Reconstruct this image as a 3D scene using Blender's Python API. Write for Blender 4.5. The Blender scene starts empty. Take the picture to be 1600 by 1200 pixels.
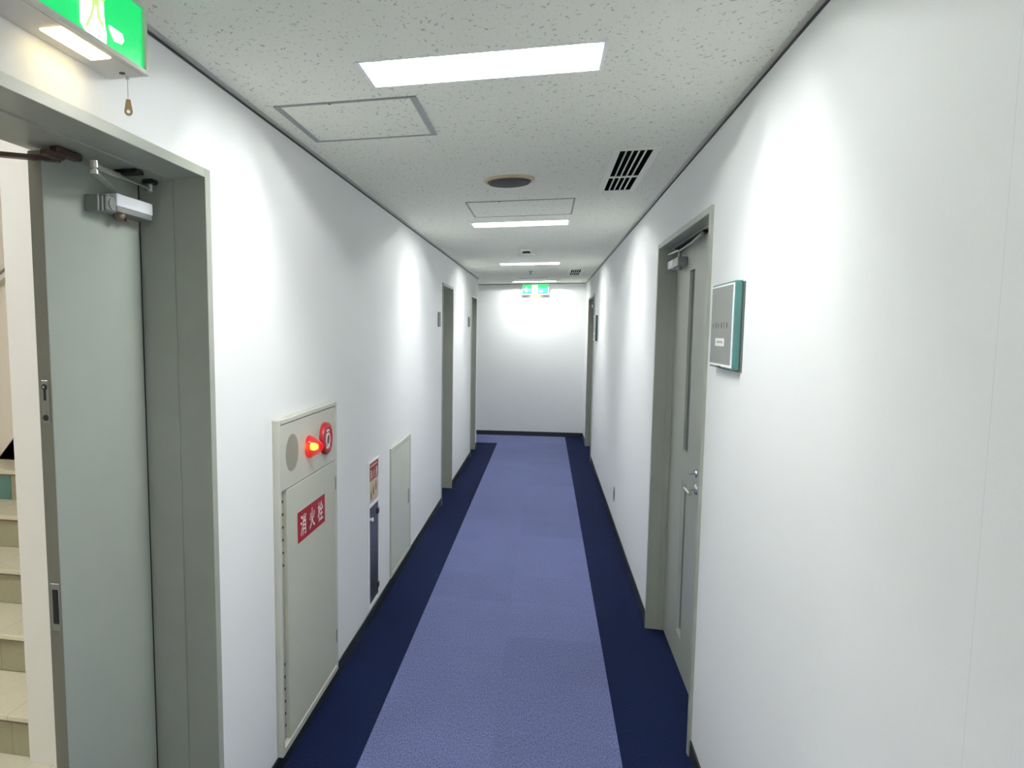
import bpy, bmesh, math, random
from mathutils import Matrix, Vector
random.seed(7)
C = bpy.context.scene.collection
sc = bpy.context.scene
PI = math.pi

# ------------------------------------------------------------------ dimensions (metres)
XL, XR, H = -0.955, 0.589, 2.40        # corridor walls and ceiling height
YB, YE = -2.6, 11.657                  # wall behind, end wall
YLE = 10.385                           # the left wall stops here, a branch turns left
WT = 0.25                              # wall thickness
STAIR_H = 3.3

# ------------------------------------------------------------------ materials
def nodes(name):
    m = bpy.data.materials.new(name); m.use_nodes = True
    nt = m.node_tree
    return m, nt, nt.nodes['Principled BSDF']

def mat(name, col, rough=0.5, metal=0.0, emit=None, strength=0.0, var=0.0, vscale=40.0, bump=0.0, spec=0.5, alpha=1.0):
    m, nt, b = nodes(name)
    b.inputs['Base Color'].default_value = (*col, 1)
    b.inputs['Roughness'].default_value = rough
    b.inputs['Metallic'].default_value = metal
    b.inputs['Specular IOR Level'].default_value = spec
    if alpha < 1: b.inputs['Alpha'].default_value = alpha
    if emit:
        b.inputs['Emission Color'].default_value = (*emit, 1)
        b.inputs['Emission Strength'].default_value = strength
    if var > 0 or bump > 0:
        tc = nt.nodes.new('ShaderNodeTexCoord')
        nz = nt.nodes.new('ShaderNodeTexNoise'); nz.inputs['Scale'].default_value = vscale
        nz.inputs['Detail'].default_value = 4
        nt.links.new(tc.outputs['Object'], nz.inputs['Vector'])
        if var > 0:
            mx = nt.nodes.new('ShaderNodeMix'); mx.data_type = 'RGBA'
            mx.inputs[6].default_value = (*[c * (1 - var) for c in col], 1)
            mx.inputs[7].default_value = (*[min(1, c * (1 + var)) for c in col], 1)
            nt.links.new(nz.outputs['Fac'], mx.inputs[0])
            nt.links.new(mx.outputs[2], b.inputs['Base Color'])
        if bump > 0:
            bp = nt.nodes.new('ShaderNodeBump'); bp.inputs['Strength'].default_value = bump
            bp.inputs['Distance'].default_value = 0.002
            nt.links.new(nz.outputs['Fac'], bp.inputs['Height'])
            nt.links.new(bp.outputs['Normal'], b.inputs['Normal'])
    return m

def math_node(nt, op, a, b=None):
    n = nt.nodes.new('ShaderNodeMath'); n.operation = op
    for i, v in enumerate((a, b)):
        if v is None: continue
        if isinstance(v, (int, float)): n.inputs[i].default_value = v
        else: nt.links.new(v, n.inputs[i])
    return n.outputs[0]

def mixc(nt, fac, a, b):
    n = nt.nodes.new('ShaderNodeMix'); n.data_type = 'RGBA'
    for i, v in ((0, fac), (6, a), (7, b)):
        if isinstance(v, (int, float)): n.inputs[i].default_value = v
        elif isinstance(v, tuple): n.inputs[i].default_value = (*v, 1)
        else: nt.links.new(v, n.inputs[i])
    return n.outputs[2]

def carpet_material():
    m, nt, b = nodes('carpet')
    b.inputs['Roughness'].default_value = 0.95
    b.inputs['Specular IOR Level'].default_value = 0.1
    tc = nt.nodes.new('ShaderNodeTexCoord')
    sp = nt.nodes.new('ShaderNodeSeparateXYZ'); nt.links.new(tc.outputs['Object'], sp.inputs[0])
    x, y = sp.outputs[0], sp.outputs[1]
    right = math_node(nt, 'LESS_THAN', x, 0.321)
    left = math_node(nt, 'GREATER_THAN', x, -0.679)
    branch = math_node(nt, 'GREATER_THAN', y, 10.806)
    light = math_node(nt, 'MULTIPLY', right, math_node(nt, 'MAXIMUM', left, branch))
    # half-metre tiles, each with its own shade
    ix = math_node(nt, 'FLOOR', math_node(nt, 'DIVIDE', math_node(nt, 'ADD', x, 0.679), 0.5))
    iy = math_node(nt, 'FLOOR', math_node(nt, 'DIVIDE', math_node(nt, 'SUBTRACT', y, 0.40), 0.5))
    cv = nt.nodes.new('ShaderNodeCombineXYZ')
    nt.links.new(ix, cv.inputs[0]); nt.links.new(iy, cv.inputs[1])
    wn = nt.nodes.new('ShaderNodeTexWhiteNoise'); wn.noise_dimensions = '3D'
    nt.links.new(cv.outputs[0], wn.inputs['Vector'])
    tile = math_node(nt, 'ADD', math_node(nt, 'MULTIPLY', wn.outputs['Value'], 0.10), 0.95)
    # yarn grain
    mp = nt.nodes.new('ShaderNodeMapping'); mp.inputs['Scale'].default_value = (1.6, 0.7, 1)
    nt.links.new(tc.outputs['Object'], mp.inputs['Vector'])
    n1 = nt.nodes.new('ShaderNodeTexNoise'); n1.inputs['Scale'].default_value = 120; n1.inputs['Detail'].default_value = 4
    nt.links.new(mp.outputs[0], n1.inputs['Vector'])
    n2 = nt.nodes.new('ShaderNodeTexNoise'); n2.inputs['Scale'].default_value = 3.5; n2.inputs['Detail'].default_value = 2
    nt.links.new(tc.outputs['Object'], n2.inputs['Vector'])
    grain = math_node(nt, 'ADD', math_node(nt, 'MULTIPLY', n1.outputs['Fac'], 2.2), -0.10)
    cloud = math_node(nt, 'ADD', math_node(nt, 'MULTIPLY', n2.outputs['Fac'], 0.16), 0.92)
    f = math_node(nt, 'MULTIPLY', math_node(nt, 'MULTIPLY', tile, grain), cloud)
    col = mixc(nt, light, CARPET_DARK, CARPET_LIGHT)
    vm = nt.nodes.new('ShaderNodeVectorMath'); vm.operation = 'SCALE'
    nt.links.new(col, vm.inputs[0]); nt.links.new(f, vm.inputs['Scale'])
    nt.links.new(vm.outputs[0], b.inputs['Base Color'])
    bp = nt.nodes.new('ShaderNodeBump'); bp.inputs['Strength'].default_value = 0.5; bp.inputs['Distance'].default_value = 0.003
    nt.links.new(n1.outputs['Fac'], bp.inputs['Height']); nt.links.new(bp.outputs['Normal'], b.inputs['Normal'])
    return m

def ceiling_material():
    m, nt, b = nodes('rock_wool_ceiling')
    b.inputs['Roughness'].default_value = 0.95; b.inputs['Specular IOR Level'].default_value = 0.1
    tc = nt.nodes.new('ShaderNodeTexCoord')
    nd = nt.nodes.new('ShaderNodeTexNoise'); nd.inputs['Scale'].default_value = 28; nd.inputs['Detail'].default_value = 2
    nt.links.new(tc.outputs['Object'], nd.inputs['Vector'])
    add = nt.nodes.new('ShaderNodeVectorMath'); add.operation = 'MULTIPLY_ADD'
    nt.links.new(nd.outputs['Color'], add.inputs[0]); add.inputs[1].default_value = (0.05, 0.05, 0.0)
    nt.links.new(tc.outputs['Object'], add.inputs[2])
    mp = nt.nodes.new('ShaderNodeMapping'); mp.inputs['Scale'].default_value = (1.0, 0.55, 1); mp.inputs['Rotation'].default_value = (0, 0, 0.5)
    nt.links.new(add.outputs[0], mp.inputs['Vector'])
    n1 = nt.nodes.new('ShaderNodeTexNoise'); n1.inputs['Scale'].default_value = 95; n1.inputs['Detail'].default_value = 1.5
    nt.links.new(mp.outputs[0], n1.inputs['Vector'])
    rp = nt.nodes.new('ShaderNodeValToRGB')
    rp.color_ramp.elements[0].position = 0.315; rp.color_ramp.elements[0].color = (0.0, 0.0, 0.0, 1)
    rp.color_ramp.elements[1].position = 0.365; rp.color_ramp.elements[1].color = (1, 1, 1, 1)
    nt.links.new(n1.outputs['Fac'], rp.inputs['Fac'])
    n3 = nt.nodes.new('ShaderNodeTexNoise'); n3.inputs['Scale'].default_value = 160; n3.inputs['Detail'].default_value = 3
    nt.links.new(tc.outputs['Object'], n3.inputs['Vector'])
    base = mixc(nt, n3.outputs['Fac'], tuple(c * 0.93 for c in CEIL), tuple(min(1, c * 1.07) for c in CEIL))
    col = mixc(nt, rp.outputs['Color'], tuple(c * 0.63 for c in CEIL), base)
    nt.links.new(col, b.inputs['Base Color'])
    bp = nt.nodes.new('ShaderNodeBump'); bp.inputs['Strength'].default_value = 0.4; bp.inputs['Distance'].default_value = 0.002
    nt.links.new(rp.outputs['Color'], bp.inputs['Height']); nt.links.new(bp.outputs['Normal'], b.inputs['Normal'])
    return m

def wall_material(name, col, seam=None):
    m, nt, b = nodes(name)
    b.inputs['Roughness'].default_value = 0.75; b.inputs['Specular IOR Level'].default_value = 0.3
    tc = nt.nodes.new('ShaderNodeTexCoord')
    n1 = nt.nodes.new('ShaderNodeTexNoise'); n1.inputs['Scale'].default_value = 220; n1.inputs['Detail'].default_value = 2
    nt.links.new(tc.outputs['Object'], n1.inputs['Vector'])
    c = mixc(nt, n1.outputs['Fac'], tuple(v * 0.985 for v in col), tuple(min(1, v * 1.015) for v in col))
    if seam is not None:                      # hair-line joint between two widths of wall covering
        sp = nt.nodes.new('ShaderNodeSeparateXYZ'); nt.links.new(tc.outputs['Object'], sp.inputs[0])
        d = math_node(nt, 'ABSOLUTE', math_node(nt, 'SUBTRACT', sp.outputs[1], seam))
        f = math_node(nt, 'MULTIPLY', math_node(nt, 'LESS_THAN', d, 0.0007), 0.16)
        c = mixc(nt, f, c, (0.25, 0.25, 0.24))
    nt.links.new(c, b.inputs['Base Color'])
    bp = nt.nodes.new('ShaderNodeBump'); bp.inputs['Strength'].default_value = 0.15; bp.inputs['Distance'].default_value = 0.001
    nt.links.new(n1.outputs['Fac'], bp.inputs['Height']); nt.links.new(bp.outputs['Normal'], b.inputs['Normal'])
    return m

def tile_material(name, col, joint, w, axis_x=True):
    m, nt, b = nodes(name)
    b.inputs['Roughness'].default_value = 0.45
    tc = nt.nodes.new('ShaderNodeTexCoord')
    sp = nt.nodes.new('ShaderNodeSeparateXYZ'); nt.links.new(tc.outputs['Object'], sp.inputs[0])
    g = None
    for o, off in ((0, 0.03), (1, 0.0)) if axis_x == 2 else ((0, 0.03),):
        u = math_node(nt, 'FRACT', math_node(nt, 'DIVIDE', math_node(nt, 'ADD', sp.outputs[o], 20 * w + off), w))
        e = math_node(nt, 'LESS_THAN', u, 0.012)
        g = e if g is None else math_node(nt, 'MAXIMUM', g, e)
    nz = nt.nodes.new('ShaderNodeTexNoise'); nz.inputs['Scale'].default_value = 60
    nt.links.new(tc.outputs['Object'], nz.inputs['Vector'])
    base = mixc(nt, nz.outputs['Fac'], tuple(v * 0.92 for v in col), tuple(min(1, v * 1.08) for v in col))
    nt.links.new(mixc(nt, g, base, joint), b.inputs['Base Color'])
    return m

CARPET_LIGHT = (0.139, 0.158, 0.310)
CARPET_DARK = (0.0048, 0.0102, 0.041)
CEIL = (0.91, 0.915, 0.815)
M = {}
M['wall'] = wall_material('wall_white', (0.90, 0.905, 0.90))
M['wall_r'] = wall_material('wall_white_papered', (0.90, 0.905, 0.90), seam=1.132)
M['ceil'] = ceiling_material()
M['carpet'] = carpet_material()
M['base'] = mat('baseboard_vinyl', (0.012, 0.017, 0.026), 0.5, var=0.2)
M['trim'] = mat('trim_grey', (0.50, 0.495, 0.45), 0.5, var=0.08)
M['gap_shade'] = mat('trim_gap_shade', (0.055, 0.055, 0.050), 0.6, var=0.08)  # dark tone painted for the shade in the gap under the trim
M['edge'] = mat('door_edge_taupe', (0.215, 0.205, 0.170), 0.5, var=0.08, vscale=9)
M['frame'] = mat('frame_grey', (0.385, 0.40, 0.345), 0.42, var=0.06, vscale=15)
M['leaf'] = mat('door_grey_green', (0.355, 0.39, 0.342), 0.45, var=0.05, vscale=9)
M['leaf2'] = mat('door_grey', (0.40, 0.42, 0.365), 0.45, var=0.05, vscale=9)
M['dark'] = mat('dark_gap', (0.012, 0.012, 0.011), 0.7, var=0.2)
M['black'] = mat('black_plastic', (0.015, 0.015, 0.016), 0.4, var=0.2)
M['alu'] = mat('aluminium', (0.62, 0.62, 0.60), 0.32, 1.0, var=0.05)
M['alu_dark'] = mat('aluminium_dark', (0.36, 0.37, 0.36), 0.4, 0.8, var=0.06)
M['closer_grey'] = mat('closer_grey', (0.30, 0.31, 0.30), 0.45, 0.4, var=0.1)
M['closer_white'] = mat('closer_cap', (0.84, 0.85, 0.88), 0.4, var=0.03)
M['bronze'] = mat('bronze_arm', (0.085, 0.052, 0.042), 0.4, 0.5, var=0.15)
M['brown_metal'] = mat('brown_knob', (0.26, 0.21, 0.16), 0.4, 0.6, var=0.1)
M['cab'] = mat('cabinet_cream', (0.600, 0.600, 0.520), 0.5, var=0.03, vscale=12)
M['slit_dark'] = mat('slit_panel_dark', (0.13, 0.14, 0.12), 0.5, var=0.06)
M['channel_shade'] = mat('cabinet_channel_shade', (0.40, 0.39, 0.32), 0.55, var=0.05)  # darker than the cabinet, colours in the shade of the recess
M['cab_door'] = mat('cabinet_cream_door', (0.58, 0.585, 0.485), 0.5, var=0.03, vscale=12)
M['panel_grey'] = mat('panel_grey_green', (0.64, 0.66, 0.575), 0.5, var=0.03, vscale=12)
M['grille'] = mat('speaker_grille_beige', (0.36, 0.35, 0.29), 0.6, var=0.1, vscale=300)
M['sign_red'] = mat('sign_red', (0.33, 0.011, 0.021), 0.5, var=0.06, spec=0.25)
M['alarm_red'] = mat('alarm_red', (0.42, 0.010, 0.018), 0.35, var=0.06)
M['white_print'] = mat('white_print', (0.82, 0.80, 0.78), 0.5, var=0.02)
M['cream_print'] = mat('cream_print', (0.70, 0.58, 0.42), 0.5, var=0.08, vscale=60)
M['brown_print'] = mat('brown_print', (0.20, 0.06, 0.02), 0.5, var=0.1)
M['lens'] = mat('red_lens', (0.5, 0.006, 0.012), 0.15, 0, (1.0, 0.008, 0.015), 0.22, var=0.03, alpha=0.55)
M['bulb'] = mat('bulb_orange', (1, 0.4, 0.1), 0.4, 0, (1.0, 0.30, 0.03), 9.0, var=0.02)
M['smoke'] = mat('smoked_acrylic', (0.085, 0.080, 0.086), 0.22, var=0.3, vscale=4)
M['chrome'] = mat('chrome', (0.72, 0.72, 0.70), 0.22, 1.0, var=0.03)
M['teal'] = mat('teal_glass_edge', (0.085, 0.235, 0.215), 0.25, var=0.15, vscale=20)
M['teal_shaded'] = mat('teal_glass_edge_shaded', (0.035, 0.065, 0.065), 0.25, var=0.15, vscale=20)  # same glass as the other plaque, coloured as it looks in shade
M['plate_face'] = mat('brushed_plate', (0.29, 0.30, 0.275), 0.42, 0.35, var=0.12, vscale=6)
M['plate_dark'] = mat('plate_dark', (0.20, 0.21, 0.21), 0.5, 0.3, var=0.05)
M['letter'] = mat('grey_lettering', (0.11, 0.115, 0.11), 0.5, var=0.1)
M['paper'] = mat('white_label', (0.85, 0.85, 0.82), 0.6, var=0.02)
M['sign_body'] = mat('sign_body_cream', (0.74, 0.72, 0.65), 0.5, var=0.03)
M['green'] = mat('exit_green', (0.0, 0.45, 0.14), 0.4, 0, (0.0, 0.62, 0.125), 1.0, var=0.03)
M['exit_white'] = mat('exit_white', (0.9, 0.95, 0.9), 0.4, 0, (0.95, 1.0, 0.88), 1.5, var=0.02)
M['exit_line'] = mat('exit_runner_green', (0.3, 0.7, 0.2), 0.4, 0, (0.55, 0.85, 0.22), 0.9, var=0.03)
M['warm'] = mat('warm_lens', (1, 0.9, 0.6), 0.4, 0, (1.0, 0.80, 0.40), 7.0, var=0.02)
M['tag'] = mat('tan_plastic', (0.42, 0.30, 0.16), 0.45, var=0.06)
M['cord'] = mat('cord_white', (0.6, 0.6, 0.58), 0.6, var=0.05)
M['tube'] = mat('fluorescent_tube', (1, 1, 1), 0.4, 0, (0.97, 1.0, 0.985), 165.0, var=0.01)
M['fix'] = mat('fixture_white', (0.94, 0.94, 0.94), 0.45, var=0.02)
M['white_plastic'] = mat('white_plastic', (0.92, 0.92, 0.86), 0.45, var=0.03)
M['ring'] = mat('beige_ring', (0.68, 0.55, 0.34), 0.5, var=0.05)
M['spk_dark'] = mat('speaker_net_dark', (0.085, 0.080, 0.070), 0.7, var=0.25, vscale=500)
M['vent_white'] = mat('vent_white', (0.93, 0.93, 0.83), 0.45, var=0.03)
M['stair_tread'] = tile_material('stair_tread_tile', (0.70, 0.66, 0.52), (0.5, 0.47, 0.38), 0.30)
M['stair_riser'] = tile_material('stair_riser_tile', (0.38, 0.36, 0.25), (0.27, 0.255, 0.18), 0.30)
M['stair_floor'] = tile_material('stair_floor_tile', (0.66, 0.63, 0.51), (0.4, 0.38, 0.31), 0.30, 2)
M['nosing_shade'] = mat('nosing_brown_shade', (0.20, 0.145, 0.115), 0.5, var=0.1)  # brown underside of the lip, with its shadow line coloured in
M['stair_wall'] = wall_material('stair_wall_cream', (0.80, 0.74, 0.67))
M['pillar'] = wall_material('stair_pillar_white', (0.83, 0.82, 0.805))
M['stair_teal'] = mat('teal_panel', (0.11, 0.23, 0.21), 0.4, var=0.08, vscale=8)
M['shade_black'] = mat('void_shade', (0.006, 0.0065, 0.006), 0.9, var=0.2, spec=0.1)  # near-black paint standing for the shade in unlit hollows
M['rail'] = mat('rail_cream', (0.70, 0.68, 0.64), 0.45, var=0.03)
M['outlet'] = mat('outlet_grey', (0.30, 0.31, 0.30), 0.5, var=0.05)

# ------------------------------------------------------------------ mesh helpers
def box(bm, x0, x1, y0, y1, z0, z1, bev=0.0, seg=1):
    x0, x1 = sorted((x0, x1)); y0, y1 = sorted((y0, y1)); z0, z1 = sorted((z0, z1))
    r = bmesh.ops.create_cube(bm, size=1.0)
    vs = r['verts']
    for v in vs:
        v.co = Vector(((x0 + x1) / 2 + v.co.x * (x1 - x0), (y0 + y1) / 2 + v.co.y * (y1 - y0), (z0 + z1) / 2 + v.co.z * (z1 - z0)))
    if bev > 0:
        es = list({e for v in vs for e in v.link_edges})
        bmesh.ops.bevel(bm, geom=es, offset=bev, segments=seg, affect='EDGES', profile=0.5)
    return bm

def cyl(bm, a, b, r0, r1=None, n=20, caps=True):
    a, b = Vector(a), Vector(b); d = b - a
    r1 = r0 if r1 is None else r1
    rot = d.to_track_quat('Z', 'Y').to_matrix().to_4x4()
    bmesh.ops.create_cone(bm, cap_ends=caps, segments=n, radius1=r0, radius2=r1, depth=d.length,
                          matrix=Matrix.Translation((a + b) / 2) @ rot)
    return bm

def lathe(bm, origin, axis, prof, n=28):
    """profile of (radius, along axis) swept round the axis"""
    q = Vector(axis).to_track_quat('Z', 'Y').to_matrix(); o = Vector(origin)
    rings = []
    for r, h in prof:
        if r < 1e-6: rings.append([bm.verts.new(o + q @ Vector((0, 0, h)))])
        else: rings.append([bm.verts.new(o + q @ Vector((r * math.cos(2 * PI * k / n), r * math.sin(2 * PI * k / n), h))) for k in range(n)])
    for A, B in zip(rings, rings[1:]):
        for k in range(n):
            k2 = (k + 1) % n
            if len(A) == 1 and len(B) == 1: continue
            if len(A) == 1: bm.faces.new((A[0], B[k], B[k2]))
            elif len(B) == 1: bm.faces.new((A[k], B[0], A[k2]))
            else: bm.faces.new((A[k], B[k], B[k2], A[k2]))
    return bm

def prism(bm, pts, f0, f1):
    """closed polygon pts (list of 2D), f0/f1 map 2D -> 3D for the two faces"""
    A = [bm.verts.new(f0(*p)) for p in pts]; B = [bm.verts.new(f1(*p)) for p in pts]
    bm.faces.new(A); bm.faces.new(list(reversed(B)))
    for i in range(len(pts)):
        j = (i + 1) % len(pts)
        bm.faces.new((A[i], B[i], B[j], A[j]))
    return bm

def sheet(bm, us, vs, holes, f, normal, thick, skip=None):
    """slab with rectangular holes: grid us x vs, extruded by thick along normal"""
    us = sorted(set(us + [h[0] for h in holes] + [h[1] for h in holes])); us = [u for u in us]
    vs = sorted(set(vs + [h[2] for h in holes] + [h[3] for h in holes]))
    V = {}
    def vert(i, j):
        if (i, j) not in V: V[(i, j)] = bm.verts.new(f(us[i], vs[j]))
        return V[(i, j)]
    faces = []
    for i in range(len(us) - 1):
        for j in range(len(vs) - 1):
            cu, cv = (us[i] + us[i + 1]) / 2, (vs[j] + vs[j + 1]) / 2
            if any(h[0] < cu < h[1] and h[2] < cv < h[3] for h in holes): continue
            if skip and skip(cu, cv): continue
            faces.append(bm.faces.new((vert(i, j), vert(i + 1, j), vert(i + 1, j + 1), vert(i, j + 1))))
    r = bmesh.ops.extrude_face_region(bm, geom=faces)
    nv = [g for g in r['geom'] if isinstance(g, bmesh.types.BMVert)]
    d = Vector(normal) * thick
    for v in nv: v.co += d
    return bm

def new(): return bmesh.new()
ORG = {}
def obj(name, bm, m, parent=None, smooth=False):
    bmesh.ops.recalc_face_normals(bm, faces=bm.faces)
    me = bpy.data.meshes.new(name)
    off = ORG.get(parent.name, Vector((0, 0, 0))) if parent else Vector((0, 0, 0))
    for v in bm.verts: v.co -= off
    if smooth:
        for f in bm.faces: f.smooth = True
    bm.to_mesh(me); bm.free()
    if smooth:
        try: me.set_sharp_from_angle(angle=math.radians(40))
        except Exception: pass
    me.materials.append(m)
    o = bpy.data.objects.new(name, me); C.objects.link(o)
    if parent: o.parent = parent
    ORG[o.name] = off
    return o

def tag(o, label=None, cat=None, group=None, kind=None):
    if label: o['label'] = label
    if cat: o['category'] = cat
    if group: o['group'] = group
    if kind: o['kind'] = kind
    return o

def thing(name, loc, label, cat, group=None, kind=None):
    o = bpy.data.objects.new(name, None); C.objects.link(o)
    o.location = loc; o.empty_display_size = 0.1
    ORG[o.name] = Vector(loc)
    return tag(o, label, cat, group, kind)

def struct(name, bm, m, label=None):
    o = obj(name, bm, m); tag(o, label, None, None, 'structure'); return o

def dup(root, delta, label):
    r = root.copy(); C.objects.link(r); r.location = Vector(root.location) + Vector(delta); r['label'] = label
    for ch in list(root.children):
        c = ch.copy(); C.objects.link(c); c.parent = r
        for g in list(ch.children):
            d = g.copy(); C.objects.link(d); d.parent = c
    return r

def text_mesh(body, f, height, depth=0.0006, bold=0.0, squeeze=1.0):
    """flat lettering as a bmesh; f maps (x, y, h) of the centred text to the world"""
    cu = bpy.data.curves.new('lettering', 'FONT'); cu.body = body; cu.size = 1.0; cu.offset = bold
    cu.resolution_u = 3
    t = bpy.data.objects.new('lettering', cu); C.objects.link(t)
    bpy.context.view_layer.update()
    me = bpy.data.meshes.new_from_object(t.evaluated_get(bpy.context.evaluated_depsgraph_get()))
    bm = bmesh.new(); bm.from_mesh(me)
    bpy.data.objects.remove(t); bpy.data.curves.remove(cu); bpy.data.meshes.remove(me)
    if not bm.verts: return bm
    xs = [v.co.x for v in bm.verts]; ys = [v.co.y for v in bm.verts]
    s = height / (max(ys) - min(ys)); cx = (max(xs) + min(xs)) / 2; cy = (max(ys) + min(ys)) / 2
    for v in bm.verts: v.co = f((v.co.x - cx) * s * squeeze, (v.co.y - cy) * s, 0.0)
    return bm

def flat_poly(bm, pts, f):
    bm.faces.new([bm.verts.new(f(*p)) for p in pts]); return bm

# ------------------------------------------------------------------ corridor shell
LAMP_Y = [2.085, 5.135, 8.21, 11.23]
LX0, LX1, LHW = -0.512, 0.129, 0.100
VENTS = [(0.254, 0.430, 3.135, 4.055), (0.259, 0.421, 9.06, 9.99)]
SLOT = (-0.40, 0.012, 10.49, 10.56)
holes = [(LX0, LX1, y - LHW, y + LHW) for y in LAMP_Y + [-0.965]]
holes += [(a + 0.012, b - 0.012, c + 0.012, d - 0.012) for a, b, c, d in VENTS]
holes += [SLOT]
bm = new()
sheet(bm, [-4.2, XL - 0.1, XR + 0.1], [YB - 0.1, YLE - 0.1, YE + 0.1], holes, lambda x, y: Vector((x, y, H)), (0, 0, 1), 0.14,
      skip=lambda x, y: x < XL - 0.1 and y < YLE - 0.1)
struct('ceiling', bm, M['ceil'], 'pale grey rock wool board ceiling with dark flecks')

bm = new()
box(bm, XL - 0.24, XR + 0.25, YB - 0.1, YE + 0.1, -0.1, 0.0)
box(bm, -4.2, XL - 0.24, YLE - 0.1, YE + 0.1, -0.1, 0.0)
struct('floor', bm, M['carpet'], 'blue carpet tiles with a light central runner and navy borders')

# door openings: (y0, y1, top) of the wall holes
D1 = (0.585, 1.963, 2.130)
D3 = (6.785, 7.575, 2.118)
D4 = (9.500, 10.165, 2.128)
D2 = (2.902, 4.196, 2.130)
D5 = (9.500, 10.800, 2.130)
bm = new()
sheet(bm, [YB - 0.1, YLE], [0, H], [(*D1[:2], -1, D1[2]), (*D3[:2], -1, D3[2]), (*D4[:2], -1, D4[2]), (3.885, 4.112, 0.105, 0.925)],
      lambda y, z: Vector((XL, y, z)), (-1, 0, 0), WT, skip=lambda y, z: z < 0)
struct('wall_left', bm, M['wall'], 'white corridor wall with the fire hydrant cabinet')
bm = new()
sheet(bm, [YB - 0.1, YE + 0.1], [0, H], [(*D2[:2], -1, D2[2]), (*D5[:2], -1, D5[2])],
      lambda y, z: Vector((XR, y, z)), (1, 0, 0), WT, skip=lambda y, z: z < 0)
struct('wall_right', bm, M['wall_r'], 'white corridor wall with a faint vertical seam')
struct('wall_end', box(new(), -4.2, XR, YE, YE + 0.1, 0, H), M['wall'], 'white wall closing the far end of the corridor')
struct('wall_back', box(new(), XL, XR, YB - 0.1, YB, 0, H), M['wall'])
struct('wall_return', box(new(), -4.2, XL - WT, YLE - 0.1, YLE, 0, H), M['wall'])
struct('wall_branch', box(new(), -4.2, -4.1, YLE, YE, 0, H), M['wall'])

# baseboards (dark vinyl, interrupted by doors and flush cabinets)
HB, TB = 0.070, 0.006
def runs(lo, hi, gaps):
    out, a = [], lo
    for g0, g1 in sorted(gaps):
        if g0 > a: out.append((a, g0))
        a = max(a, g1)
    if a < hi: out.append((a, hi))
    return out
bm = new()
for a, b in runs(YB, YLE, [(D1[0] - .03, D1[1] + .004), (D3[0] - .003, D3[1] + .003), (D4[0] - .003, D4[1] + .003)]):
    box(bm, XL, XL + TB, a, b, 0, HB, 0.0015)
struct('baseboard_left', bm, M['base'])
bm = new()
for a, b in runs(YB, YE, [(D2[0] - .003, D2[1] + .003), (D5[0] - .003, D5[1] + .003)]):
    box(bm, XR - TB, XR, a, b, 0, HB, 0.0015)
struct('baseboard_right', bm, M['base'])
struct('baseboard_end', box(new(), -4.1, XR - TB, YE - TB, YE, 0, HB, 0.0015), M['base'])

# ceiling edge trims: small L shaped profiles
def edge_trim(name, w, s):
    y1 = YLE if s > 0 else YE
    t = struct(name, box(new(), w, w + s * 0.017, YB, y1, H - 0.006, H), M['trim'])
    obj('shadow_gap', box(new(), w, w + s * 0.005, YB, y1, H - 0.011, H - 0.0062), M['gap_shade'], t)
edge_trim('trim_1', XL, 1)
edge_trim('trim_2', XR, -1)
t3 = struct('trim_3', box(new(), -4.1, XR - 0.014, YE - 0.014, YE, H - 0.006, H), M['trim'])
obj('shadow_gap', box(new(), -4.1, XR - 0.014, YE - 0.005, YE, H - 0.012, H - 0.0062), M['gap_shade'], t3)

# ------------------------------------------------------------------ doors
def casing(name, side, y0, y1, top, depth, parent, w_face=0.033, stand=0.008, step=0.092):
    """steel door frame as one mesh: two jambs and a head with a stepped reveal.  side=+1: left wall (room is towards +x)"""
    wx = XL if side > 0 else XR
    f = wx + side * stand
    bm = new()
    h = 0.026
    s1 = wx - side * step
    s2 = wx - side * depth
    def bar(a0, a1, z0, z1, dx0, dx1): box(bm, dx0, dx1, a0, a1, z0, z1, 0.0012)
    bar(y0, y0 + w_face, 0, top, f, s1); bar(y1 - w_face, y1, 0, top, f, s1)
    bar(y0 + w_face, y1 - w_face, top - h, top, f, s1)
    e = 0.004
    bar(y0, y0 + w_face + e, 0, top, s1, s2); bar(y1 - w_face - e, y1, 0, top, s1, s2)
    bar(y0 + w_face + e, y1 - w_face - e, top - h - e, top, s1, s2)
    return obj(name, bm, M['frame'], parent)

# -- door 1: stair door, its narrow leaf still shut, the wide leaf swung into the stairwell
d1 = thing('door_1', (XL, (D1[0] + D1[1]) / 2, 0), 'grey double door to the stairs with its narrow half shut', 'door', kind='structure')
casing('door_frame', 1, *D1, 0.245, d1, step=0.092)
LFX, LTH = -1.150, 0.036
LY0, LY1 = 1.506, 1.917
leaf = obj('door_panel', box(new(), LFX - LTH, LFX, LY0, LY1, 0.008, 2.092, 0.0015), M['leaf'], d1)
obj('edge_strip', box(new(), LFX - LTH + .0005, LFX - .001, LY0 - 0.0008, LY0 + .001, 0.010, 2.090), M['edge'], leaf)
bm = new(); box(bm, LFX - LTH + .009, LFX - .009, LY0 - 0.0025, LY0 + .001, 1.452, 1.556, 0.001)
p = obj('flush_bolt', bm, M['alu_dark'], leaf)
bm = new(); cyl(bm, (LFX - LTH / 2, LY0 - .0035, 1.540), (LFX - LTH / 2, LY0 - .0015, 1.540), 0.0075, n=18)
box(bm, LFX - LTH / 2 - .0035, LFX - LTH / 2 + .0035, LY0 - .0032, LY0 - .002, 1.508, 1.535)
cyl(bm, (LFX - LTH / 2, LY0 - .0035, 1.466), (LFX - LTH / 2, LY0 - .0015, 1.466), 0.0075, n=18)
obj('bolt_slot', bm, M['black'], leaf)
bm = new(); cyl(bm, (LFX - LTH / 2, LY0 - .0065, 1.540), (LFX - LTH / 2, LY0 - .003, 1.540), 0.003, n=12)
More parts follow.
